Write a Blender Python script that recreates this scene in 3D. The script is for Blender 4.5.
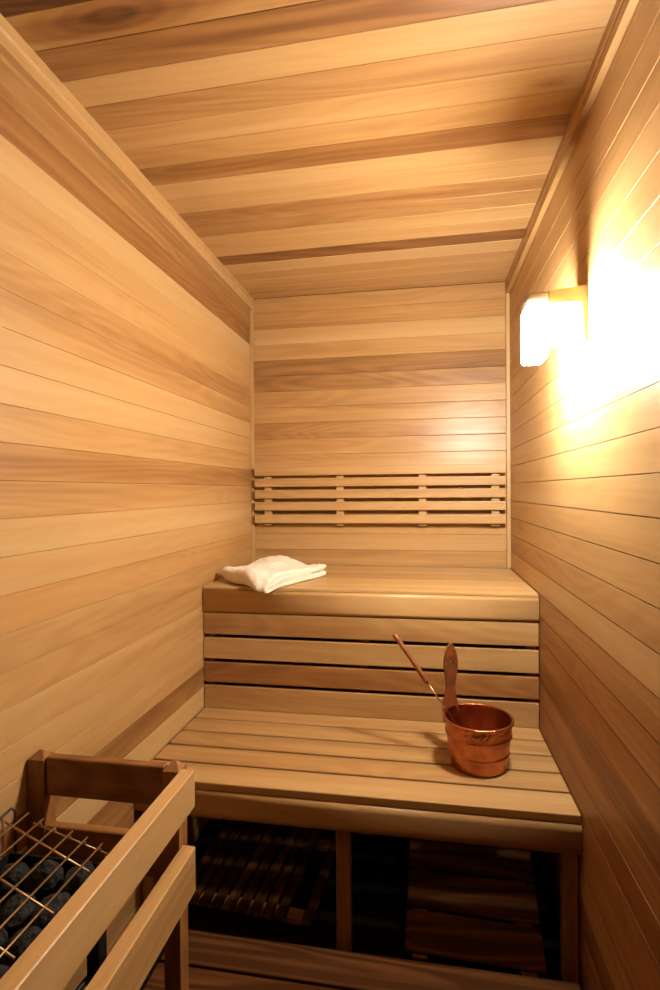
import bpy, bmesh, math, random
from mathutils import Vector, Matrix, noise

for o in list(bpy.data.objects):
    bpy.data.objects.remove(o, do_unlink=True)
SC = bpy.context.scene
COL = SC.collection
RND = random.Random(7)

# ------------------------------------------------------------------ camera, world, exposure
CAM_Z = 1.284
cd = bpy.data.cameras.new('camera')
cd.sensor_fit = 'VERTICAL'
cd.sensor_height = 24.0
cd.lens = 539.68 * 24.0 / 990.0
cd.clip_start = 0.01
cam = bpy.data.objects.new('camera', cd)
COL.objects.link(cam)
_r = Vector((0.98563, 0.16876, -0.00783))
_u = Vector((0.00635, 0.00931, 0.99994))
_b = Vector((0.16882, -0.98561, 0.00810))
cam.matrix_world = Matrix(((_r.x, _u.x, _b.x, 0), (_r.y, _u.y, _b.y, 0), (_r.z, _u.z, _b.z, CAM_Z), (0, 0, 0, 1)))
SC.camera = cam

world = bpy.data.worlds.new('world')
SC.world = world
world.use_nodes = True
world.node_tree.nodes['Background'].inputs[0].default_value = (1.0, 0.75, 0.5, 1)
world.node_tree.nodes['Background'].inputs[1].default_value = 0.01   # dark hallway beyond the open door

SC.view_settings.view_transform = 'Standard'
SC.view_settings.look = 'None'
SC.view_settings.gamma = 1.0
SC.view_settings.use_curve_mapping = False
SC.view_settings.exposure = 0.0
LAMP_STRENGTH = 405.0
LAMP_COLOR = (1.0, 0.90, 0.755, 1)

# ------------------------------------------------------------------ room measures (metres)
XL, XR, D, H = -0.8275, 0.3925, 2.5576, 2.227
ZU, ZL, YU, YL = 0.925, 0.460, 1.938, 1.436
YF = -0.14                                   # front wall


# ------------------------------------------------------------------ materials
def new_mat(name):
    m = bpy.data.materials.new(name)
    m.use_nodes = True
    nt = m.node_tree
    return m, nt, nt.nodes['Principled BSDF']


def N(nt, t, **kw):
    n = nt.nodes.new(t)
    for k, v in kw.items():
        setattr(n, k, v)
    return n


def math_n(nt, op, a, b=None, clamp=False):
    n = N(nt, 'ShaderNodeMath', operation=op)
    n.use_clamp = clamp
    for i, v in enumerate((a, b)):
        if v is None:
            continue
        if isinstance(v, (int, float)):
            n.inputs[i].default_value = v
        else:
            nt.links.new(v, n.inputs[i])
    return n.outputs[0]


WOOD_RAMP = [(0.0, (0.535, 0.372, 0.180)), (0.30, (0.460, 0.285, 0.116)), (0.58, (0.300, 0.155, 0.054)),
             (0.85, (0.155, 0.066, 0.021)), (1.0, (0.070, 0.027, 0.009))]


def wood_mat(name, axis, rough=0.42, knots=(), spec=0.42):
    """cedar boards: tone attribute per board (r tone, g redness, b seed), grain running along axis"""
    m, nt, bs = new_mat(name)
    L = nt.links.new
    tc = N(nt, 'ShaderNodeTexCoord')
    at = N(nt, 'ShaderNodeAttribute', attribute_name='tone')
    sep = N(nt, 'ShaderNodeSeparateColor')
    L(at.outputs['Color'], sep.inputs[0])
    tone, red, seed = sep.outputs[0], sep.outputs[1], sep.outputs[2]
    off = N(nt, 'ShaderNodeCombineXYZ')
    for i, k in enumerate((41.0, 67.0, 29.0)):
        L(math_n(nt, 'MULTIPLY', seed, k), off.inputs[i])
    add = N(nt, 'ShaderNodeVectorMath', operation='ADD')
    L(tc.outputs['Object'], add.inputs[0])
    L(off.outputs[0], add.inputs[1])

    def mapped(along, across):
        mp = N(nt, 'ShaderNodeMapping')
        s = [across] * 3
        s[axis] = along
        mp.inputs['Scale'].default_value = s
        L(add.outputs[0], mp.inputs['Vector'])
        return mp.outputs[0]

    def nz(vec, scale, detail, rough_=0.5, dist=0.0):
        n = N(nt, 'ShaderNodeTexNoise')
        n.inputs['Scale'].default_value = scale
        n.inputs['Detail'].default_value = detail
        n.inputs['Roughness'].default_value = rough_
        n.inputs['Distortion'].default_value = dist
        L(vec, n.inputs['Vector'])
        return n.outputs['Fac']
    broad = nz(mapped(0.55, 13.0), 1.0, 2.0, 0.5)           # wide sapwood streaks
    contour = nz(mapped(0.8, 7.0), 1.0, 1.5, 0.45, 0.3)     # growth figure
    fine = nz(mapped(3.5, 190.0), 1.0, 3.0, 0.6)            # pores
    mid = nz(mapped(1.4, 60.0), 1.0, 2.0, 0.55)
    rings = math_n(nt, 'SINE', math_n(nt, 'MULTIPLY', contour, 95.0))
    t = math_n(nt, 'ADD', tone, math_n(nt, 'MULTIPLY', math_n(nt, 'SUBTRACT', broad, 0.5), 0.62))
    t = math_n(nt, 'ADD', t, math_n(nt, 'MULTIPLY', math_n(nt, 'SUBTRACT', mid, 0.5), 0.20))
    t = math_n(nt, 'ADD', t, math_n(nt, 'MULTIPLY', math_n(nt, 'SUBTRACT', fine, 0.5), 0.16))
    amp = math_n(nt, 'ADD', math_n(nt, 'MULTIPLY', tone, 0.075), 0.008)
    t = math_n(nt, 'ADD', t, math_n(nt, 'MULTIPLY', rings, amp))
    for (kx, ky, kz, r, amt) in knots:                        # a stained knot in one board
        ds = N(nt, 'ShaderNodeVectorMath', operation='SUBTRACT')
        L(tc.outputs['Object'], ds.inputs[0])
        ds.inputs[1].default_value = (kx, ky, kz)
        sc = N(nt, 'ShaderNodeVectorMath', operation='MULTIPLY')
        L(ds.outputs[0], sc.inputs[0])
        s = [1.0 / r] * 3
        s[axis] = 0.33 / r
        sc.inputs[1].default_value = s
        ln = N(nt, 'ShaderNodeVectorMath', operation='LENGTH')
        L(sc.outputs[0], ln.inputs[0])
        warp = math_n(nt, 'ADD', ln.outputs['Value'], math_n(nt, 'MULTIPLY', math_n(nt, 'SUBTRACT', contour, 0.5), 1.6))
        fall = math_n(nt, 'SUBTRACT', 1.0, warp, clamp=True)
        ring2 = math_n(nt, 'MULTIPLY', math_n(nt, 'SINE', math_n(nt, 'MULTIPLY', warp, 26.0)), 0.10)
        t = math_n(nt, 'ADD', t, math_n(nt, 'MULTIPLY', math_n(nt, 'ADD', math_n(nt, 'MULTIPLY', fall, 0.9), math_n(nt, 'MULTIPLY', ring2, fall)), amt))
    ramp = N(nt, 'ShaderNodeValToRGB')
    cr = ramp.color_ramp
    while len(cr.elements) < len(WOOD_RAMP):
        cr.elements.new(0.5)
    for e, (p, c) in zip(cr.elements, WOOD_RAMP):
        e.position = p
        e.color = (*c, 1)
    L(t, ramp.inputs[0])
    mx = N(nt, 'ShaderNodeMix', data_type='RGBA', blend_type='MULTIPLY')
    L(red, mx.inputs[0])
    L(ramp.outputs[0], mx.inputs[6])
    mx.inputs[7].default_value = (0.95, 0.74, 0.56, 1)
    L(mx.outputs[2], bs.inputs['Base Color'])
    L(math_n(nt, 'ADD', math_n(nt, 'MULTIPLY', mid, 0.16), rough - 0.08), bs.inputs['Roughness'])
    bs.inputs['Specular IOR Level'].default_value = spec
    bp = N(nt, 'ShaderNodeBump')
    bp.inputs['Strength'].default_value = 0.04
    bp.inputs['Distance'].default_value = 0.002
    L(math_n(nt, 'ADD', fine, mid), bp.inputs['Height'])
    L(bp.outputs[0], bs.inputs['Normal'])
    return m


WX = wood_mat('cedar_grain_across', 0)
WY = wood_mat('cedar_grain_lengthwise', 1)
WZ = wood_mat('cedar_grain_upright', 2)
WC = wood_mat('cedar_ceiling', 0, knots=[(-0.60, 0.985, 2.227, 0.080, 0.55), (0.05, 0.985, 2.227, 0.05, 0.35), (0.30, 1.335, 2.227, 0.03, 0.55)])
WBK = wood_mat('cedar_back_wall', 0, rough=0.36)
WDX = wood_mat('weathered_duckboard_across', 0, rough=0.85, spec=0.06)
WDY = wood_mat('weathered_duckboard_lengthwise', 1, rough=0.85, spec=0.06)
WBENCH = wood_mat('cedar_bench', 0, rough=0.45)


def plain(name, col, rough=0.5, metal=0.0, spec=0.5, bump=None, var=0.0):
    m, nt, bs = new_mat(name)
    L = nt.links.new
    bs.inputs['Base Color'].default_value = (*col, 1)
    bs.inputs['Roughness'].default_value = rough
    bs.inputs['Metallic'].default_value = metal
    bs.inputs['Specular IOR Level'].default_value = spec
    if bump or var:
        tc = N(nt, 'ShaderNodeTexCoord')
        n = N(nt, 'ShaderNodeTexNoise')
        n.inputs['Scale'].default_value = bump[0] if bump else 20
        n.inputs['Detail'].default_value = 4
        L(tc.outputs['Object'], n.inputs['Vector'])
        if bump:
            b = N(nt, 'ShaderNodeBump')
            b.inputs['Strength'].default_value = bump[1]
            b.inputs['Distance'].default_value = bump[2]
            L(n.outputs['Fac'], b.inputs['Height'])
            L(b.outputs[0], bs.inputs['Normal'])
        if var:
            r = N(nt, 'ShaderNodeValToRGB')
            r.color_ramp.elements[0].position = 0.3
            r.color_ramp.elements[1].position = 0.7
            r.color_ramp.elements[0].color = (*[c * (1 - var) for c in col], 1)
            r.color_ramp.elements[1].color = (*[min(1, c * (1 + var)) for c in col], 1)
            L(n.outputs['Fac'], r.inputs[0])
            L(r.outputs[0], bs.inputs['Base Color'])
    return m


def copper_mat():
    m, nt, bs = new_mat('hammered_copper')
    L = nt.links.new
    bs.inputs['Metallic'].default_value = 1.0
    tc = N(nt, 'ShaderNodeTexCoord')
    v = N(nt, 'ShaderNodeTexVoronoi', feature='SMOOTH_F1')
    v.inputs['Scale'].default_value = 105
    L(tc.outputs['Object'], v.inputs['Vector'])
    b = N(nt, 'ShaderNodeBump')
    b.inputs['Strength'].default_value = 0.45
    b.inputs['Distance'].default_value = 0.004
    L(v.outputs['Distance'], b.inputs['Height'])
    L(b.outputs[0], bs.inputs['Normal'])
    n = N(nt, 'ShaderNodeTexNoise')
    n.inputs['Scale'].default_value = 16
    n.inputs['Detail'].default_value = 4
    L(tc.outputs['Object'], n.inputs['Vector'])
    r = N(nt, 'ShaderNodeValToRGB')
    r.color_ramp.elements[0].position = 0.3
    r.color_ramp.elements[1].position = 0.72
    r.color_ramp.elements[0].color = (0.36, 0.115, 0.048, 1)
    r.color_ramp.elements[1].color = (0.64, 0.26, 0.125, 1)
    L(n.outputs['Fac'], r.inputs[0])
    L(r.outputs[0], bs.inputs['Base Color'])
    bs.inputs['Roughness'].default_value = 0.30
    return m


def terry_mat():
    m, nt, bs = new_mat('cream_terry_cloth')
    L = nt.links.new
    tc = N(nt, 'ShaderNodeTexCoord')
    n = N(nt, 'ShaderNodeTexNoise')
    n.inputs['Scale'].default_value = 240
    n.inputs['Detail'].default_value = 2
    n2 = N(nt, 'ShaderNodeTexNoise')
    n2.inputs['Scale'].default_value = 30
    n2.inputs['Detail'].default_value = 3
    for k in (n, n2):
        L(tc.outputs['Object'], k.inputs['Vector'])
    b = N(nt, 'ShaderNodeBump')
    b.inputs['Strength'].default_value = 1.0
    b.inputs['Distance'].default_value = 0.004
    L(math_n(nt, 'ADD', n.outputs['Fac'], math_n(nt, 'MULTIPLY', n2.outputs['Fac'], 1.2)), b.inputs['Height'])
    L(b.outputs[0], bs.inputs['Normal'])
    bs.inputs['Base Color'].default_value = (0.86, 0.80, 0.68, 1)
    bs.inputs['Roughness'].default_value = 0.95
    bs.inputs['Specular IOR Level'].default_value = 0.1
    bs.inputs['Sheen Weight'].default_value = 0.25
    return m


COPPER = copper_mat()
TERRY = terry_mat()
STEEL_BLACK = plain('black_enamelled_steel', (0.008, 0.0075, 0.007), 0.55)
WIRE = plain('brassy_steel_wire', (0.50, 0.33, 0.16), 0.5, metal=1.0)
DARK_WIRE = plain('dark_steel_wire', (0.05, 0.035, 0.028), 0.5, metal=0.6)
STONE = plain('dark_basalt', (0.010, 0.0085, 0.007), 0.85, bump=(70, 0.9, 0.012), var=0.5)
FLOOR_M = plain('black_vinyl_floor', (0.010, 0.008, 0.007), 0.9, spec=0.05, bump=(60, 0.2, 0.002), var=0.2)
NAIL = plain('steel_nail', (0.45, 0.36, 0.26), 0.4, metal=1.0)
CAPM = plain('grey_aluminium_cap', (0.50, 0.46, 0.40), 0.45, metal=0.4)
CABLE = plain('black_rubber_cable', (0.012, 0.011, 0.010), 0.55)
TEAK_H = plain('reddish_varnished_wood', (0.24, 0.075, 0.024), 0.40, bump=(50, 0.1, 0.002), var=0.25)
ROD = plain('worn_copper_rod', (0.70, 0.45, 0.25), 0.3, metal=1.0)


def shade_mat():
    m, nt, bs = new_mat('lit_opal_glass')
    bs.inputs['Base Color'].default_value = (0.9, 0.88, 0.82, 1)
    bs.inputs['Roughness'].default_value = 0.25
    bs.inputs['Emission Color'].default_value = LAMP_COLOR
    bs.inputs['Emission Strength'].default_value = LAMP_STRENGTH
    return m


GLASS = shade_mat()


# ------------------------------------------------------------------ helpers
def tag(o, label=None, cat=None, group=None, kind=None):
    if label:
        o['label'] = label
    if cat:
        o['category'] = cat
    if group:
        o['group'] = group
    if kind:
        o['kind'] = kind
    return o


def thing(name, label, cat, loc=(0, 0, 0), group=None, rotz=0.0):
    o = bpy.data.objects.new(name, None)
    o.empty_display_size = 0.05
    COL.objects.link(o)
    o.location = loc
    o.rotation_euler = (0, 0, rotz)
    return tag(o, label, cat, group)


class MB:
    """collects shapes with a board tone into one bmesh"""

    def __init__(self):
        self.bm = bmesh.new()
        self.ly = self.bm.loops.layers.float_color.new('tone')

    def _tone(self, faces, tone, red, seed):
        if seed is None:
            seed = RND.random()
        for f in faces:
            for l in f.loops:
                l[self.ly] = (tone, red, seed, 1)

    def merge(self, tmp, tone=0.4, red=0.0, seed=None, mat=None):
        vm = {}
        for v in tmp.verts:
            vm[v] = self.bm.verts.new(mat @ v.co if mat is not None else v.co)
        fs = []
        for f in tmp.faces:
            try:
                nf = self.bm.faces.new([vm[v] for v in f.verts])
                nf.smooth = f.smooth
                fs.append(nf)
            except ValueError:
                pass
        self._tone(fs, tone, red, seed)
        tmp.free()

    def box(self, x0, x1, y0, y1, z0, z1, bevel=0.002, tone=0.4, red=0.0, seed=None, mat=None, seg=1):
        t = bmesh.new()
        bmesh.ops.create_cube(t, size=1.0)
        for v in t.verts:
            v.co = Vector(((x0 + x1) / 2 + v.co.x * (x1 - x0), (y0 + y1) / 2 + v.co.y * (y1 - y0), (z0 + z1) / 2 + v.co.z * (z1 - z0)))
        if bevel:
            bmesh.ops.bevel(t, geom=list(t.edges), offset=bevel, segments=seg, affect='EDGES', profile=0.6)
        self.merge(t, tone, red, seed, mat)

    def prism(self, pts, axis, a0, a1, tone=0.4, red=0.0, seed=None, bevel=0.0, mat=None, smooth=False):
        """polygon pts (2d, in the two other axes) extruded along axis"""
        t = bmesh.new()

        def P(p, a):
            if axis == 0:
                return (a, p[0], p[1])
            if axis == 1:
                return (p[0], a, p[1])
            return (p[0], p[1], a)
        A = [t.verts.new(P(p, a0)) for p in pts]
        B = [t.verts.new(P(p, a1)) for p in pts]
        n = len(pts)
        t.faces.new(A)
        t.faces.new(B)
        for i in range(n):
            f = t.faces.new((A[i], A[(i + 1) % n], B[(i + 1) % n], B[i]))
            f.smooth = smooth
        bmesh.ops.recalc_face_normals(t, faces=list(t.faces))
        if bevel:
            ed = [e for e in t.edges if len(e.link_faces) == 2 and any(len(f.verts) == n and n != 4 for f in e.link_faces)]
            bmesh.ops.bevel(t, geom=ed if ed else list(t.edges), offset=bevel, segments=1, affect='EDGES')
        self.merge(t, tone, red, seed, mat)

    def tube(self, pts, r, n=10, caps=True):
        t = bmesh.new()
        pts = [Vector(p) for p in pts]
        rs = r if isinstance(r, (list, tuple)) else [r] * len(pts)
        rings = []
        up = None
        for i, p in enumerate(pts):
            d = (pts[min(i + 1, len(pts) - 1)] - pts[max(i - 1, 0)]).normalized()
            if up is None:
                up = d.orthogonal().normalized()
            up = (up - d * up.dot(d)).normalized()
            s = d.cross(up)
            rings.append([t.verts.new(p + (up * math.cos(2 * math.pi * k / n) + s * math.sin(2 * math.pi * k / n)) * rs[i]) for k in range(n)])
        for a, b in zip(rings, rings[1:]):
            for k in range(n):
                t.faces.new((a[k], a[(k + 1) % n], b[(k + 1) % n], b[k])).smooth = True
        if caps:
            t.faces.new(rings[0])
            t.faces.new(rings[-1])
        bmesh.ops.recalc_face_normals(t, faces=list(t.faces))
        self.merge(t)

    def lathe(self, prof, n=64, c=(0, 0)):
        """closed-loop or open profile of (r, z) spun around z"""
        t = bmesh.new()
        rings = []
        for (r, z) in prof:
            if r < 1e-6:
                rings.append([t.verts.new((c[0], c[1], z))])
            else:
                rings.append([t.verts.new((c[0] + r * math.cos(2 * math.pi * k / n), c[1] + r * math.sin(2 * math.pi * k / n), z)) for k in range(n)])
        for a, b in zip(rings, rings[1:]):
            for k in range(n):
                k2 = (k + 1) % n
                if len(a) == 1 and len(b) == 1:
                    continue
                if len(a) == 1:
                    f = t.faces.new((a[0], b[k2], b[k]))
                elif len(b) == 1:
                    f = t.faces.new((a[k], a[k2], b[0]))
                else:
                    f = t.faces.new((a[k], a[k2], b[k2], b[k]))
                f.smooth = True
        bmesh.ops.recalc_face_normals(t, faces=list(t.faces))
        self.merge(t)

    def build(self, name, mat, parent=None):
        me = bpy.data.meshes.new(name)
        bmesh.ops.recalc_face_normals(self.bm, faces=list(self.bm.faces))
        if parent is not None:                      # parts are given in world coordinates
            inv = world_of(parent).inverted()
            for v in self.bm.verts:
                v.co = inv @ v.co
        self.bm.to_mesh(me)
        self.bm.free()
        me.materials.append(mat)
        o = bpy.data.objects.new(name, me)
        COL.objects.link(o)
        o.parent = parent
        return o


def world_of(o):
    m = Matrix.LocRotScale(o.location, o.rotation_euler, o.scale)
    return world_of(o.parent) @ m if o.parent else m


def structure(o):
    o['kind'] = 'structure'
    return o


def one(name, mat, parent, *a, **k):
    mb = MB()
    mb.box(*a, **k)
    return mb.build(name, mat, parent)


TK = 0.018      # board thickness
GP = 0.0011     # open joint between two boards
BV = 0.0016     # edge easing of the tongue-and-groove boards


def hash01(*a):
    return (math.sin(sum(v * k for v, k in zip(a, (12.9898, 78.233, 37.719)))) * 43758.5453) % 1.0


# ------------------------------------------------------------------ the setting
# left wall: boards run from front to back
def tilt_quad(i, side):
    return (hash01(i, side, 3.3) - 0.5) * 0.0012


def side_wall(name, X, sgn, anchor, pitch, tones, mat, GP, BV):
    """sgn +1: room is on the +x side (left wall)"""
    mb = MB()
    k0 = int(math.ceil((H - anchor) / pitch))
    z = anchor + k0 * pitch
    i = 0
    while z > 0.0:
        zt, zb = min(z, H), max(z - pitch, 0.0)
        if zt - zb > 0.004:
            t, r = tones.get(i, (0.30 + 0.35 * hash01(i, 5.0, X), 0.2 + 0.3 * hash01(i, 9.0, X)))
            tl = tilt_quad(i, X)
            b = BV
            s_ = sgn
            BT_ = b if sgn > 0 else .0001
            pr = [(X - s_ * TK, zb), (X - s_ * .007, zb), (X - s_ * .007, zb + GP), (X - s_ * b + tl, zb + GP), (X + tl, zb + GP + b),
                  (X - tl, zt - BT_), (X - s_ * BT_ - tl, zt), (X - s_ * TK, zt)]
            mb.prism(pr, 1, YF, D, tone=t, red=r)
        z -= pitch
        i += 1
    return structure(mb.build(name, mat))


LT = {0: (.5, .1), 1: (.60, .0), 2: (.60, .35), 3: (.08, .0), 4: (.20, .1), 5: (.30, .15), 6: (.42, .25), 7: (.36, .2), 8: (.20, .1),
      9: (.20, .1), 10: (.30, .2), 11: (.52, .3), 12: (.33, .15), 13: (.17, .0), 14: (.24, .1), 15: (.36, .45), 16: (.36, .0),
      17: (.34, .15), 18: (.27, .0), 19: (.30, .1), 20: (.27, .0), 21: (.60, .1), 22: (.12, .0)}
side_wall('wall_left', XL, 1, 2.0020, 0.0770, LT, WY, .0004, .0012)
RT = {0: (0.42, 0.2), 1: (0.35, 0.2), 2: (0.3, 0.1), 3: (0.3, 0.1), 4: (0.25, 0.1), 5: (0.25, 0.1), 6: (0.22, 0.0), 7: (0.25, 0.1), 8: (0.2, 0.1), 9: (0.2, 0.0), 10: (0.22, 0.0), 11: (0.18, 0.0), 12: (0.2, 0.0), 13: (0.24, 0.1), 14: (0.32, 0.1), 15: (0.38, 0.2), 16: (0.3, 0.1), 17: (0.48, 0.5), 18: (0.55, 0.7), 19: (0.55, 0.8), 20: (0.6, 0.8), 21: (0.56, 0.8), 22: (0.62, 0.9), 23: (0.6, 0.9), 24: (0.66, 0.9), 25: (0.5, 0.8), 26: (0.65, 0.9), 27: (0.6, 0.9), 28: (0.65, 0.9)}  # lower boards darker and redder: part own tone, part shade put into the colour
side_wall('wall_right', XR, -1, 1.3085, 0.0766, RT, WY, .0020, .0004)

# back wall
mb = MB()
BT = {0: (0.36, 0.3), 1: (0.42, 0.45), 2: (0.18, 0.05), 3: (0.28, 0.2), 4: (0.66, 0.0), 5: (0.62, 0.0), 6: (0.32, 0.1), 7: (0.44, 0.15), 8: (0.46, 0.1), 9: (0.42, 0.25), 10: (0.38, 0.2), 11: (0.3, 0.1), 12: (0.34, 0.1), 13: (0.4, 0.2), 14: (0.36, 0.2), 15: (0.25, 0.05), 16: (0.4, 0.1), 17: (0.3, 0.1), 18: (0.4, 0.1)}
z, i = 1.9215 + 4 * 0.0768, 0
while z > 0:
    zt, zb = min(z, H), max(z - 0.0768, 0)
    if zt - zb > 0.004:
        t, r = BT.get(i, (.4, .2))
        tl = tilt_quad(i, 7.7) * 1.5
        mb.prism([(D + TK, zb), (D + .007, zb), (D + .007, zb + GP * .5), (D + BV + tl, zb + GP * .5), (D + tl, zb + GP * .5 + BV), (D - tl, zt - BV), (D + BV - tl, zt), (D + TK, zt)], 0, XL, XR, tone=t, red=r)
    z -= 0.0768
    i += 1
structure(mb.build('wall_back', WBK))

# ceiling: boards run across the room, laid a touch out of square
CT = {0: (.93, .4), 1: (.40, .25), 2: (.66, .2), 3: (.24, .1), 4: (.46, .2), 5: (.28, .15), 6: (.37, .2), 7: (.56, .3), 8: (.22, .0), 9: (.26, .05),
      10: (.52, .1), 11: (.50, .1), 12: (.25, .0), 13: (.26, .1), 14: (.74, .3), 15: (.14, .1), 16: (.30, .2), 17: (.20, .1), 18: (.34, .15), 19: (.3, .1), 20: (.3, .2)}
mb = MB()
y0 = 1.040 - 0.086
SK = 0.021
for i in range(-13, 20):
    a, b = y0 + (i - 1) * 0.086 + 0.086 * 1, y0 + i * 0.086 + 0.086
    idx = i + 1
    t, r = CT.get(idx, (0.3 + 0.5 * hash01(i, 2.0, 4.0), .2))
    a0, b0 = a - 0.086 * 0, b
    tmp = bmesh.new()
    vs = []
    for x in (XL, XR):
        s = -SK * (x + 0.81) / 1.19
        lo, hi = max(a0 + s, YF), min(b0 + s, D)
        if hi - lo < 0.004:
            vs = None
            break
        tl = tilt_quad(i, 2.2)
        vs.append([tmp.verts.new((x, yy, zz)) for yy, zz in ((lo, H + TK), (lo, H + BV + tl), (lo + BV, H + tl), (hi - BV, H - tl), (hi, H + BV - tl), (hi, H + TK))])
    if vs is None:
        tmp.free()
        continue
    A, B = vs
    tmp.faces.new(A)
    tmp.faces.new(B)
    for k in range(6):
        tmp.faces.new((A[k], A[(k + 1) % 6], B[(k + 1) % 6], B[k]))
    bmesh.ops.recalc_face_normals(tmp, faces=list(tmp.faces))
    mb.merge(tmp, t, r)
structure(mb.build('ceiling', WC))

# floor
structure(one('floor', FLOOR_M, None, XL - TK, XR + TK, YF - TK, D + TK, -0.02, 0.0, bevel=0))

# front wall with an open doorway (behind the camera)
mb = MB()
z, i = H, 0
DOOR0, DOOR1, DOORH = XL + 0.09, XR - 0.09, 2.03  # unseen doorway, made nearly full width to cut bounce light from the front
while z > 0:
    zb = max(z - 0.0768, 0)
    mb.box(XL, DOOR0, YF - TK, YF, zb, z, BV, tone=.3 + .3 * hash01(i, 1, 1), red=.2)
    mb.box(DOOR1, XR, YF - TK, YF, zb, z, BV, tone=.3 + .3 * hash01(i, 2, 1), red=.2)
    if zb >= DOORH - 0.05:
        mb.box(DOOR0, DOOR1, YF - TK, YF, zb, z, BV, tone=.3 + .3 * hash01(i, 3, 1), red=.2)
    z = zb
    i += 1
structure(mb.build('wall_front', WX))

# trims: mouldings along the ceiling and square strips in the back corners
TH = 0.060


def crown(x, s):
    return [(x, H - TH), (x + s * 0.0170, H - TH), (x + s * 0.0170, H - TH + 0.022), (x + s * 0.0125, H - TH + 0.027), (x + s * 0.0125, H - 0.030), (x + s * 0.0170, H - 0.025), (x + s * 0.0163, H), (x, H)]


for nm, x, s, tn in (('trim_1', XL, 1, .18), ('trim_2', XR, -1, .42)):
    mb = MB()
    mb.prism(crown(x, s), 1, YF, D, tone=tn, red=.15)
    structure(mb.build(nm, WY))
for nm, x0, x1, tn in (('trim_3', XL, XL + 0.0165, .25), ('trim_4', XR - 0.0165, XR, .26)):
    structure(one(nm, WZ, None, x0, x1, D - 0.021, D, ZU, H - TH + 0.0, bevel=0.0015, tone=tn, red=.1))


# ------------------------------------------------------------------ benches
def round_poly(y0, y1, z0, z1, rt, rb, seg=8):
    """profile (y,z) whose front (low y) edges are rounded: rt at the top, rb at the bottom"""
    pts = [(y1, z0), (y1, z1)]
    for k in range(seg + 1):
        a = math.pi / 2 * k / seg
        pts.append((y0 + rt - rt * math.sin(a), z1 - rt + rt * math.cos(a)))
    for k in range(seg + 1):
        a = math.pi / 2 * k / seg
        pts.append((y0 + rb - rb * math.cos(a), z0 + rb - rb * math.sin(a)))
    return pts


GX = 0.0025
lower = thing('sauna_bench', 'lower cedar sauna bench with gapped seat slats, holding the copper bucket', 'bench', (-0.2175, 1.69, 0))
edges = [(1.4400, 1.5395, .30, .1), (1.5495, 1.6415, .32, .1), (1.6515, 1.7435, .42, .0), (1.7535, 1.8465, .44, .05), (1.8565, 1.9560, .36, .15)]
for (a, b, t, r) in edges:
    one('seat_slat', WBENCH, lower, XL + GX, XR - GX, a, b, ZL - 0.022, ZL, bevel=0.003, tone=t, red=r, seg=2)
mb = MB()
mb.prism(round_poly(1.4310, 1.462, 0.352, ZL - 0.0225, 0.018, 0.030), 0, XL + GX, XR - GX, tone=.40, red=.2, smooth=True)
mb.build('front_rail', WBENCH, lower)
for x0, x1 in ((XL + 0.006, XL + 0.041), (-0.242, -0.202), (0.352, 0.388)):
    one('leg', WZ, lower, x0, x1, 1.4625, 1.500, 0.0, ZL - 0.0225, bevel=0.002, tone=.5, red=.2)
for x0 in (XL + 0.042, -0.230, 0.356):
    one('bearer', WY, lower, x0, x0 + 0.030, 1.501, 1.965, ZL - 0.085, ZL - 0.0225, bevel=0.002, tone=.55, red=.2)
one('rear_rail', WBENCH, lower, XL + 0.006, XR - 0.006, 1.966, 1.985, ZL - 0.085, ZL - 0.0225, bevel=0.002, tone=.5, red=.2)

upper = thing('sauna_bench', 'upper cedar sauna bench with slatted front, carrying the folded towel', 'bench', (-0.2175, 2.25, 0))
for (a, b, t, r) in ((1.9400, 2.1780, .30, .0), (2.1815, 2.3800, .34, .1), (2.3835, D - 0.003, .26, .1)):
    yb = b
    if b > D - 0.03:
        yb = D - 0.0225
    one('seat_slat', WBENCH, upper, XL + GX, XR - GX, a, yb, ZU - 0.012, ZU - 0.0005, bevel=0.0018, tone=t, red=r, seg=2)
mb = MB()
mb.prism(round_poly(1.9315, 1.962, 0.826, ZU - 0.0125, 0.014, 0.016), 0, XL + GX, XR - GX, tone=.34, red=.15, smooth=True)
mb.build('front_rail', WBENCH, upper)
for (zb, zt, t, r) in ((.7430, .8240, .46, .1), (.6500, .7290, .34, .05), (.5610, .6360, .58, .5), (ZL + .001, .5470, .36, .1)):
    one('riser_slat', WBENCH, upper, XL + GX, XR - GX, 1.9400, 1.9590, zb, zt, bevel=0.0025, tone=t, red=r, seg=2)
for x0 in (XL + 0.006, -0.230, 0.352):
    one('riser_post', WZ, upper, x0, x0 + 0.034, 1.9870, 2.020, 0.0, ZU - 0.0125, bevel=0.002, tone=.6, red=.2)
    one('riser_cleat', WZ, upper, x0, x0 + 0.034, 1.9595, 1.9868, ZL + .002, ZU - 0.10, bevel=0.002, tone=.6, red=.2)
    one('bearer', WY, upper, x0, x0 + 0.034, 2.0205, D - 0.03, ZU - 0.10, ZU - 0.0125, bevel=0.002, tone=.55, red=.2)

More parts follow.
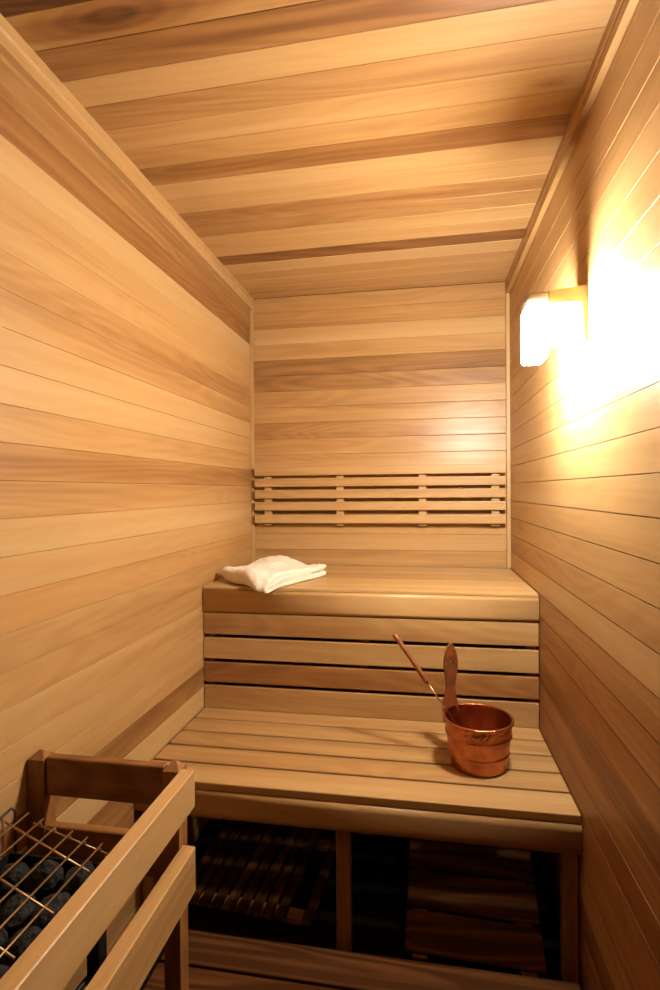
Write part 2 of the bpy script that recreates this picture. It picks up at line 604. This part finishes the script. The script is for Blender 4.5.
# ------------------------------------------------------------------ backrest on the back wall
br = thing('backrest', 'slatted cedar backrest rail fixed low on the back wall above upper bench', 'backrest', (-0.215, D, 1.26))
YB1, YB0 = D - 0.0225, D - 0.0405
for x in (-0.739, -0.386, 0.0, 0.325):
    b = one('batten', WZ, br, x - 0.018, x + 0.018, YB1 - 0.006, D - 0.0015, 1.118, 1.388, bevel=0.0015, tone=.20, red=.0)
    for zc in (1.3525, 1.1785):
        mb = MB()
        mb.tube([(x - 0.004, YB1 - 0.0085, zc), (x - 0.004, YB1 - 0.004, zc)], 0.0025, 8)
        mb.build('nail', NAIL, b)
for k, zt in enumerate((1.398, 1.3445, 1.2885, 1.2315, 1.1705)):
    one('slat', WX, br, -0.801, 0.369, YB0 - 0.006, YB1 - 0.0062, zt - 0.0405, zt, bevel=0.003, tone=(.28, .30, .36, .33, .34)[k], red=.1, seg=2)

# ------------------------------------------------------------------ wall light
lamp = thing('wall_light', 'glowing white glass wall light with wooden bracket on right wall', 'lamp', (XR, 1.36, 1.66))
LY0, LY1 = 1.378, 1.462
mb = MB()
mb.prism([(XR - 0.0005, 1.732), (XR - 0.0895, 1.732), (XR - 0.0895, 1.7630), (XR - 0.0005, 1.7710)], 1, LY0, LY1, tone=.25, red=.1)
mb.prism([(XR - 0.0005, 1.637), (XR - 0.0070, 1.637), (XR - 0.0135, 1.7318), (XR - 0.0005, 1.7318)], 1, LY0, LY1 - .016, tone=.25, red=.1)
mb.build('wooden_bracket', WX, lamp)
# opal shade: a rounded square jar
def rsq(hw, hd, rad, n=6):
    pts = []
    for cx, cy, a0 in ((hw - rad, hd - rad, 0), (-hw + rad, hd - rad, 90), (-hw + rad, -hd + rad, 180), (hw - rad, -hd + rad, 270)):
        for k in range(n + 1):
            a = math.radians(a0 + 90 * k / n)
            pts.append((cx + rad * math.cos(a), cy + rad * math.sin(a)))
    return pts


def loft(secs, caps=True):
    t = bmesh.new()
    rings = [[t.verts.new(p) for p in s] for s in secs]
    n = len(rings[0])
    for a, b in zip(rings, rings[1:]):
        for k in range(n):
            t.faces.new((a[k], a[(k + 1) % n], b[(k + 1) % n], b[k])).smooth = True
    if caps:
        t.faces.new(rings[0])
        t.faces.new(rings[-1])
    bmesh.ops.recalc_face_normals(t, faces=list(t.faces))
    return t


LCX, LCY = 0.2780, 1.418
secs = []
for z, s_ in ((1.603, .90), (1.606, .97), (1.612, 1.0), (1.66, 1.0), (1.724, 1.0), (1.730, .96)):
    secs.append([(LCX + x * s_, LCY + y * s_, z) for x, y in rsq(0.0255, 0.046, 0.010)])
mb = MB()
mb.merge(loft(secs))
secs = [[(.3405 + x, 1.417 + y, z) for x, y in rsq(0.0370 - d, 0.0275, 0.008)] for z, d in ((1.640, .002), (1.645, 0), (1.7300, .002))]
mb.merge(loft(secs))
sh = mb.build('glass_shade', GLASS, lamp)
sh['label'] = 'glowing white glass shade'
secs = [[(LCX + x * s_, LCY + y * s_, z) for x, y in rsq(0.0255, 0.046, 0.010)] for z, s_ in ((1.7305, .95), (1.7305, 1.0), (1.755, 1.0), (1.759, .94))]
mb = MB()
mb.merge(loft(secs))
mb.build('cap', CAPM, lamp)


# ------------------------------------------------------------------ towel (folded in half, thick terry)
def make_towel():
    A, B, C, Dp = Vector((-0.793, 2.035, 0)), Vector((-0.655, 2.335, 0)), Vector((-0.404, 2.238, 0)), Vector((-0.564, 1.850, 0))
    # profile runs from the free edge of the lower layer round the fold (edge A-D) to the free edge of the upper layer
    nu, nv = 46, 36
    zb = ZU + 0.001
    t = bmesh.new()
    th, gap = 0.023, 0.003

    def pos(u, v, z):
        """u: 0 at the fold A-D .. 1 at edge B-C ; v: 0 at D-C .. 1 at A-B"""
        p = (Dp * (1 - u) + C * u) * (1 - v) + (A * (1 - u) + B * u) * v
        return Vector((p.x, p.y, z))
    W = 0.34

    def loop(v, inset):
        """closed cross-section of the folded cloth: outer skin then inner skin"""
        pts = []
        T2 = 2 * th + gap
        lim_lo, lim_hi = 0.985, 1.0 + 0.02 * math.sin(v * 5)
        R = T2 / 2
        r_in = gap / 2
        du = R / W
        n1 = 22
        # outer bottom: from free edge to fold
        for k in range(n1):
            u = lim_lo + (du - lim_lo) * k / (n1 - 1)
            pts.append((u, 0.0))
        for k in range(1, 10):
            a = math.pi * k / 10
            pts.append((du - du * math.sin(a), R - R * math.cos(a)))
        for k in range(n1):
            u = du + (lim_hi - du) * k / (n1 - 1)
            pts.append((u, T2))
        # free edge of the upper layer (rounded)
        for k in range(1, 6):
            a = math.pi * k / 6
            pts.append((lim_hi + (th / 2 / W) * math.sin(a), T2 - th / 2 + th / 2 * math.cos(a)))
        for k in range(n1):
            u = lim_hi + (du - lim_hi) * k / (n1 - 1)
            pts.append((u, th + gap))
        for k in range(1, 5):
            a = math.pi * k / 5
            pts.append((du - r_in / W * math.sin(a), R + r_in * math.cos(a)))
        for k in range(n1):
            u = du + (lim_lo - du) * k / (n1 - 1)
            pts.append((u, th))
        for k in range(1, 6):
            a = math.pi * k / 6
            pts.append((lim_lo + (th / 2 / W) * math.sin(a), th / 2 + th / 2 * math.cos(a)))
        # shrink each layer towards its own centre line near the cut ends, so the ends are rounded
        out = []
        for (u, z) in pts:
            c = th / 2 if z < R - 1e-6 and u > du * 0.6 else (T2 - th / 2 if u > du * 0.6 else z)
            if u <= du * 0.6:
                ang_c = (du, R)
                rr = math.hypot((u - du) * W, z - R)
                mid_r = (R + r_in) / 2
                k2 = (mid_r + (rr - mid_r) * inset) / max(rr, 1e-6)
                out.append((du + (u - du) * k2, R + (z - R) * k2))
            else:
                out.append((u, c + (z - c) * inset))
        return out
    rings = []
    vs = []
    for j, (v, ins) in enumerate([(-.028, .25), (-.024, .6), (-.014, .88)] + [(k / nv, 1.0) for k in range(nv + 1)] + [(1.014, .88), (1.024, .6), (1.028, .25)]):
        ring = []
        for (u, z) in loop(min(max(v, 0), 1), ins):
            uu, vv = min(max(u, 0), 1), min(max(v, 0), 1)
            T2 = 2 * th + gap
            f = z / T2
            # the cloth is plumper towards the back corner, and dented along old creases
            lift = 0.030 * max(0, 1 - math.hypot((uu - 0.72) / 0.55, (vv - 0.80) / 0.5)) + 0.009 * math.sin(uu * 5.0 + vv * 2.5) * (1 - uu * .5)
            crease = -0.006 * math.exp(-((uu - 0.52 - 0.1 * vv) / 0.035) ** 2) - 0.004 * math.exp(-((vv - 0.5 + 0.15 * uu) / 0.05) ** 2)
            p = pos(u, v, 0)
            ctr = pos(.5, .5, 0)
            for cu, cv, ck in ((0, 0, .12), (1, 0, .04), (0, 1, .05), (1, 1, .10)):
                p += (ctr - p) * ck * math.exp(-((uu - cu) ** 2 + (vv - cv) ** 2) / .016)
            wob = 0.016 * noise.noise(Vector((p.x * 11, p.y * 11, f * 0.6))) + 0.006 * noise.noise(Vector((p.x * 40, p.y * 40, f)))
            e = 0.007 * noise.noise(Vector((p.x * 9 + 5, p.y * 9, f * 2)))
            zz = zb + z + f * (lift + crease + wob + 0.004)
            zz = max(zz, zb)
            over = max(0.0, 1.945 - p.y)
            zz -= over * over * 6.5 if p.y < 1.945 else 0.0
            ring.append(t.verts.new((p.x + e, p.y + e * .6, zz)))
        rings.append(ring)
    n = len(rings[0])
    for a, b in zip(rings, rings[1:]):
        for k in range(n):
            t.faces.new((a[k], a[(k + 1) % n], b[(k + 1) % n], b[k])).smooth = True
    # close both cut ends with triangulated caps
    for r in (rings[0], rings[-1]):
        f = t.faces.new(r)
        bmesh.ops.triangulate(t, faces=[f])
    bmesh.ops.recalc_face_normals(t, faces=list(t.faces))
    mb = MB()
    mb.merge(t)
    o = mb.build('towel', TERRY)
    tag(o, 'folded cream terry towel lying on left end of upper bench', 'towel')
    s = o.modifiers.new('soft', 'SUBSURF')
    s.levels = s.render_levels = 1
    return o


make_towel()

# ------------------------------------------------------------------ bucket and ladle
BX, BY = 0.160, 1.662
bk = thing('bucket', 'hammered copper sauna bucket with upright wooden handle on lower bench', 'bucket', (BX, BY, ZL))
rb, rt_, hb = 0.080, 0.0995, 0.142


def rad(h):
    return rb + (rt_ - rb) * (h / hb) ** 0.9


out = [(0.0, ZL), (rb - .006, ZL), (rb - 0.001, ZL + 0.002)]
for k in range(1, 25):
    h = hb * k / 24
    out.append((rad(h), ZL + h))
top = [(rad(hb) + .0035 * math.cos(a) - .001, ZL + hb + .0035 * math.sin(a)) for a in (0.0, .6, 1.2, 1.8, 2.5, 3.1)]
inn = [(rad(hb * k / 24) - 0.003, ZL + hb * k / 24) for k in range(24, 1, -1)] + [(rb - .008, ZL + .004), (0.0, ZL + .0035)]
mb = MB()
mb.lathe(out + top + inn, 72, (BX, BY))
mb.build('bowl', COPPER, bk)
for h in (0.048, 0.100):
    r = rad(h)
    mb = MB()
    mb.lathe([(r - .0005, ZL + h - .006), (r + .0025, ZL + h - .004), (r + .0036, ZL + h), (r + .0025, ZL + h + .004), (r - .0005, ZL + h + .006)], 72, (BX, BY))
    mb.build('band', COPPER, bk)
mb = MB()
r = rad(hb)
mb.lathe([(r + .0045 * math.cos(2 * math.pi * k / 10), ZL + hb - .001 + .0045 * math.sin(2 * math.pi * k / 10)) for k in range(11)], 72, (BX, BY))
mb.build('rim', COPPER, bk)
# handle stave, fixed to the outside of the far left of the bowl
prof = [(-.0250, .135), (-.0245, .150), (-.0195, .166), (-.0155, .185), (-.0140, .203), (-.0155, .222), (-.0190, .243), (-.0215, .262), (-.0220, .278), (-.0205, .297), (-.0160, .317), (-.0100, .332), (-.0040, .3425), (0, .3440)]
out2 = prof + [(-x, z) for x, z in prof[-2::-1]]
out2 = [(-.0210, .088)] + out2 + [(.0210, .088)]
t = bmesh.new()
ang = math.radians(129)
front = [t.verts.new((x, -.0075, z)) for x, z in out2]
back = [t.verts.new((x, .0075, z)) for x, z in out2]
hole_c, hole_r, hn = (0.001, .283), .0042, 14
hf = [t.verts.new((hole_c[0] + hole_r * math.cos(2 * math.pi * k / hn), -.0075, hole_c[1] + hole_r * math.sin(2 * math.pi * k / hn))) for k in range(hn)]
hbk = [t.verts.new((hole_c[0] + hole_r * math.cos(2 * math.pi * k / hn), .0075, hole_c[1] + hole_r * math.sin(2 * math.pi * k / hn))) for k in range(hn)]
n = len(out2)
for a, b in ((front, back), (hf, hbk)):
    m_ = len(a)
    for k in range(m_):
        t.faces.new((a[k], a[(k + 1) % m_], b[(k + 1) % m_], b[k]))
for outer, hole in ((front, hf), (back, hbk)):
    es = []
    for ring in (outer, hole):
        m_ = len(ring)
        for k in range(m_):
            e = t.edges.get((ring[k], ring[(k + 1) % m_]))
            es.append(e)
    bmesh.ops.triangle_fill(t, use_beauty=True, edges=es)
bmesh.ops.recalc_face_normals(t, faces=list(t.faces))
sharp = [e for e in t.edges if len(e.link_faces) == 2 and e.calc_face_angle(0) > 1.0]
bmesh.ops.bevel(t, geom=sharp, offset=.0016, segments=2, affect='EDGES')
hc = Vector((BX - .008 + math.cos(ang) * (rt_ + .0125), BY + math.sin(ang) * (rt_ + .0125), ZL))
M = Matrix.Translation(hc) @ Matrix.Rotation(math.radians(10), 4, 'Z') @ Matrix.Rotation(math.radians(3.0), 4, 'X')
mb = MB()
mb.merge(t, .6, .6, mat=M)
hd = mb.build('handle', TEAK_H, bk)
hd['label'] = 'reddish brown paddle shaped wooden handle'
mb = MB()
mb.box(-.016, .016, -.010, -.0076, .095, .125, .001, mat=M)
mb.build('handle_bracket', COPPER, bk)

P0, P1 = Vector((-0.0915, 1.720, 0.8265)), Vector((0.0705, 1.680, 0.6065))
dv = (P1 - P0).normalized()
TIP = P1 + dv * ((ZL + 0.020 - P1.z) / dv.z)
ld = thing('ladle', 'long ladle with slim wooden grip leaning in the copper bucket', 'ladle', TIP)
Lh = 0.178
mb = MB()
mb.tube([P0 - dv * 0.0, P0 + dv * .003, P0 + dv * .02, P0 + dv * (Lh * .5), P0 + dv * (Lh - .012), P0 + dv * Lh], [.0050, .0072, .0078, .0070, .0082, .0055], 14)
mb.build('grip', TEAK_H, ld)
mb = MB()
mb.tube([P0 + dv * (Lh - .004), P0 + dv * (Lh + .05), TIP + Vector((0, 0, .004))], .0026, 8)
mb.build('rod', ROD, ld)
mb = MB()
cup = [(0.0, 0), (.020, .001), (.027, .005), (.030, .014), (.031, .024), (.0295, .024), (.0285, .014), (.025, .006), (.019, .0025), (0, .002)]
CB = Vector((TIP.x + .012, TIP.y - .006, ZL + .0055))
mb.lathe([(r_, CB.z + z_) for r_, z_ in cup], 32, (CB.x, CB.y))
mb.build('scoop', ROD, ld)

# ------------------------------------------------------------------ heater guard (left front corner)
gd = thing('heater_guard', 'cedar guard rail around the heater by the left wall', 'guard rail', (-0.65, 0.75, 0))
GY0, GY1 = 1.008, 1.045
GZ = 0.732


def post(x0, x1, y0, y1):
    t = bmesh.new()
    c = 0.010
    v = [t.verts.new(p) for p in ((x0, y0, 0), (x1, y0, 0), (x1, y1, 0), (x0, y1, 0), (x0, y0, GZ - c), (x1, y0, GZ - c), (x1, y1, GZ - c), (x0, y1, GZ - c),
                                  ((x0 + x1) / 2 - .004, (y0 + y1) / 2, GZ + .004), ((x0 + x1) / 2 + .004, (y0 + y1) / 2, GZ + .004))]
    for f in ((0, 1, 2, 3), (0, 1, 5, 4), (1, 2, 6, 5), (2, 3, 7, 6), (3, 0, 4, 7), (4, 5, 9, 8), (5, 6, 9), (6, 7, 8, 9), (7, 4, 8)):
        t.faces.new([v[i] for i in f])
    bmesh.ops.recalc_face_normals(t, faces=list(t.faces))
    return t


for (x0, x1, y0, y1) in ((XL + .003, -.786, GY0, GY1), (-.519, -.4845, GY0, GY1), (-.519, -.4845, .300, .337), (XL + .003, -.786, .300, .337)):
    mb = MB()
    mb.merge(post(x0, x1, y0, y1), .66, .6)  # posts toned dark and red to carry shade on the side facing the camera
    mb.build('post', WZ, gd)
for (z0, z1) in ((.647, .728), (.500, .583)):
    one('rear_rail', WX, gd, -.7855, -.5195, 1.013, 1.033, z0, z1, bevel=.002, tone=.66, red=.6)  # darker tone stands in for the shade on the camera side
for (z0, z1, tn) in ((.650, .7245, .26), (.480, .5700, .40)):
    one('side_rail', WY, gd, -.4840, -.4550, .28, 1.020, z0, z1, bevel=.002, tone=tn, red=.2)
for (z0, z1) in ((.655, .732), (.510, .590)):
    one('front_rail', WX, gd, -.7855, -.5195, .304, .324, z0, z1, bevel=.002, tone=.45, red=.3)

# ------------------------------------------------------------------ heater
ht = thing('sauna_heater', 'black steel sauna heater with wire grate behind the guard rail', 'heater', (-0.705, 0.70, 0))
HX0, HX1, HY0, HY1, HZ0, HZ1 = -0.815, -0.595, 0.42, 0.945, 0.515, 0.570
mb = MB()
wt = .004
for a in ((HX0 + wt, HX1 - wt, HY0 + wt, HY1 - wt, .520, .522), (HX0, HX0 + wt, HY0, HY1, HZ0, HZ1), (HX1 - wt, HX1, HY0, HY1, HZ0, HZ1),
          (HX0 + wt, HX1 - wt, HY0, HY0 + wt, HZ0, HZ1), (HX0 + wt, HX1 - wt, HY1 - wt, HY1, HZ0, HZ1), (HX0 + wt, HX1 - wt, HY0 + wt, HY1 - wt, HZ0, HZ0 + wt)):
    mb.box(*a, bevel=0)
mb.build('body', STEEL_BLACK, ht)
for x0, y0 in ((HX1 - .030, HY1 - .035), (HX0, HY1 - .035), (HX0, HY0 + .005), (HX1 - .030, HY0 + .005)):
    one('leg', STEEL_BLACK, ht, x0, x0 + .026, y0, y0 + .026, 0.0, HZ0, bevel=.001)


def gz(x):
    return .645 - (x + .779) / .160 * .045


for k in range(6):
    xx = -.779 + .032 * k
    mb = MB()
    mb.tube([(xx, .955, gz(xx)), (xx, .40, gz(xx))], .0018, 8)
    mb.build('grate_wire', WIRE, ht)
for (yl, yr) in ((.918, .890), (.822, .792), (.735, .706), (.640, .612), (.545, .52), (.45, .425)):
    mb = MB()
    a, b = Vector((-.800, yl, gz(-.800) - .0042)), Vector((-.603, yr, gz(-.603) - .0042))
    mb.tube([a, b], .0022, 8)
    mb.build('grate_crossbar', WIRE, ht)
mb = MB()
mb.tube([(-.765, .950, gz(-.765) - .012), (-.605, .950, gz(-.605) - .012)], .0018, 8)
for k in range(1, 6):                                  # little bent hooks along the rear rod
    xx = -.779 + .032 * k
    mb.tube([(xx - .005, .950, gz(xx) - .012), (xx - .003, .950, gz(xx) - .002), (xx + .001, .950, gz(xx) - .012)], .0013, 6)
mb.tube([(-.610, .950, gz(-.61) - .012), (-.607, .950, HZ1 - .03)], .0016, 6)
mb.build('grate_rear_rod', WIRE, ht)
mb = MB()
mb.tube([(-.812, .80, .640), (-.812, .90, .651), (-.811, .946, .656), (-.807, .951, .650), (-.806, .951, .630), (-.806, .950, .560)], .0026, 8)
mb.build('grate_bail', DARK_WIRE, ht)
pts = [Vector((-.60, .70, .47)), Vector((-.61, .76, .40)), Vector((-.63, .84, .37)), Vector((-.615, .93, .375)), Vector((-.57, .96, .34)), Vector((-.56, .965, .2)), Vector((-.58, .97, .02))]
mb = MB()
sm = []
for i in range(len(pts) - 1):
    p0, p1, p2, p3 = pts[max(i - 1, 0)], pts[i], pts[i + 1], pts[min(i + 2, len(pts) - 1)]
    for k in range(6):
        u = k / 6
        sm.append(.5 * ((2 * p1) + (-p0 + p2) * u + (2 * p0 - 5 * p1 + 4 * p2 - p3) * u * u + (-p0 + 3 * p1 - 3 * p2 + p3) * u ** 3))
mb.tube(sm, .006, 8)
mb.build('power_cable', CABLE, ht)

# stones: every one its own mesh, in five rows between the grate and the tray
ROWS = ('row nearest the bench', 'second row from the bench', 'third row from the bench', 'fourth row from the bench', 'fifth row from the bench')
SIDES = ('beside the left wall', 'in the middle', 'beside the guard rail')
stones = []
for iy in range(5):
    for ix in range(3):
        x = -.776 + .071 * ix + RND.uniform(-.003, .003)
        y = .904 - .069 * iy + RND.uniform(-.003, .003)
        rr = RND.uniform(.029, .034)
        t = bmesh.new()
        bmesh.ops.create_icosphere(t, subdivisions=3, radius=1.0)
        sx, sy, sz = rr * RND.uniform(.9, 1.04), rr * RND.uniform(.88, 1.04), rr * RND.uniform(.85, 1.0)
        o_ = Vector((RND.uniform(0, 50), RND.uniform(0, 50), RND.uniform(0, 50)))
        for v in t.verts:
            c = v.co.copy()
            k = 1 + .20 * noise.noise(c * 1.3 + o_) + .09 * noise.noise(c * 3.1 + o_)
            v.co = Vector((c.x * sx, c.y * sy, c.z * sz)) * k
        for f in t.faces:
            f.smooth = False
        lo = min(v.co.z for v in t.verts)
        bmesh.ops.translate(t, verts=list(t.verts), vec=(x, y, .5225 - lo))
        mb = MB()
        mb.merge(t)
        s_ = mb.build('sauna_stone', STONE)
        tag(s_, 'dark heater stone under the wire grate, %s, %s' % (ROWS[iy], SIDES[ix]), 'stone', 'stones in the heater')
        stones.append(s_)

# ------------------------------------------------------------------ duckboards on the floor
def boards(root, specs, mat, M=None):
    for (a, t, r) in specs:
        mb = MB()
        mb.box(*a, bevel=.003, tone=t, red=r, mat=M)
        mb.build('slat', mat, root)


d1 = thing('duckboard', 'wide slatted duckboard on the floor in front of the lower bench', 'duckboard', (-0.1, 1.0, 0))
yy = 1.440
k = 0
while yy > 0.05:
    one('slat', WDX, d1, -.70 if yy > 1.17 else -.43, XR - .010, yy - .104, yy, .018, .036, bevel=.003, tone=.97 + .05 * hash01(k, 1, 2), red=.3)
    yy -= .114
    k += 1
for x in (-.40, -.02, .33):
    one('bearer', WDY, d1, x - .02, x + .02, .06, 1.43, 0, .0178, bevel=.001, tone=.5, red=.3)

ang = 0.075
d2 = thing('duckboard', 'narrow dark slatted duckboard stored under the left end of lower bench', 'duckboard', (-0.50, 1.735, 0), rotz=-ang)
M2 = Matrix.Translation((-0.50, 1.735, 0)) @ Matrix.Rotation(-ang, 4, 'Z')
xs = [-.235 + .041 * k for k in range(11) if k not in (9,)] + [.255]
for x in xs[:10]:
    boards(d2, [((x - .0155, x + .0155, -.205, .22, .019, .034), (.94 + .08 * hash01(x, 3, 1)), .3)], WDY, M2)
for y in (-.16, .17):
    mb = MB()
    mb.box(-.255, .185, y - .02, y + .02, 0, .0188, .001, .5, .3, mat=M2)
    mb.build('bearer', WDX, d2)

# panel leaning back below the right half of the bench
alpha = math.radians(27.5)
d3 = thing('duckboard', 'slatted panel leaning back under the right half of lower bench', 'duckboard', (0.125, 1.43, 0))
M3 = Matrix.Translation((0.125, 1.452, 0.004)) @ Matrix.Rotation(math.radians(-2.0), 4, 'Z') @ Matrix.Rotation(alpha, 4, 'X')
for k, (t, r) in enumerate(((.98, .3), (1.0, .4), (.97, .3), (1.0, .4), (.98, .3))):
    boards(d3, [((-.180, .182, .018 + .108 * k, .018 + .108 * k + .100, .022, .038), t, r)], WDX, M3)
for x in (-.14, .14):
    mb = MB()
    mb.box(x - .02, x + .02, .012, .54, .002, .0218, .001, .5, .4, mat=M3)
    mb.build('bearer', WDY, d3)
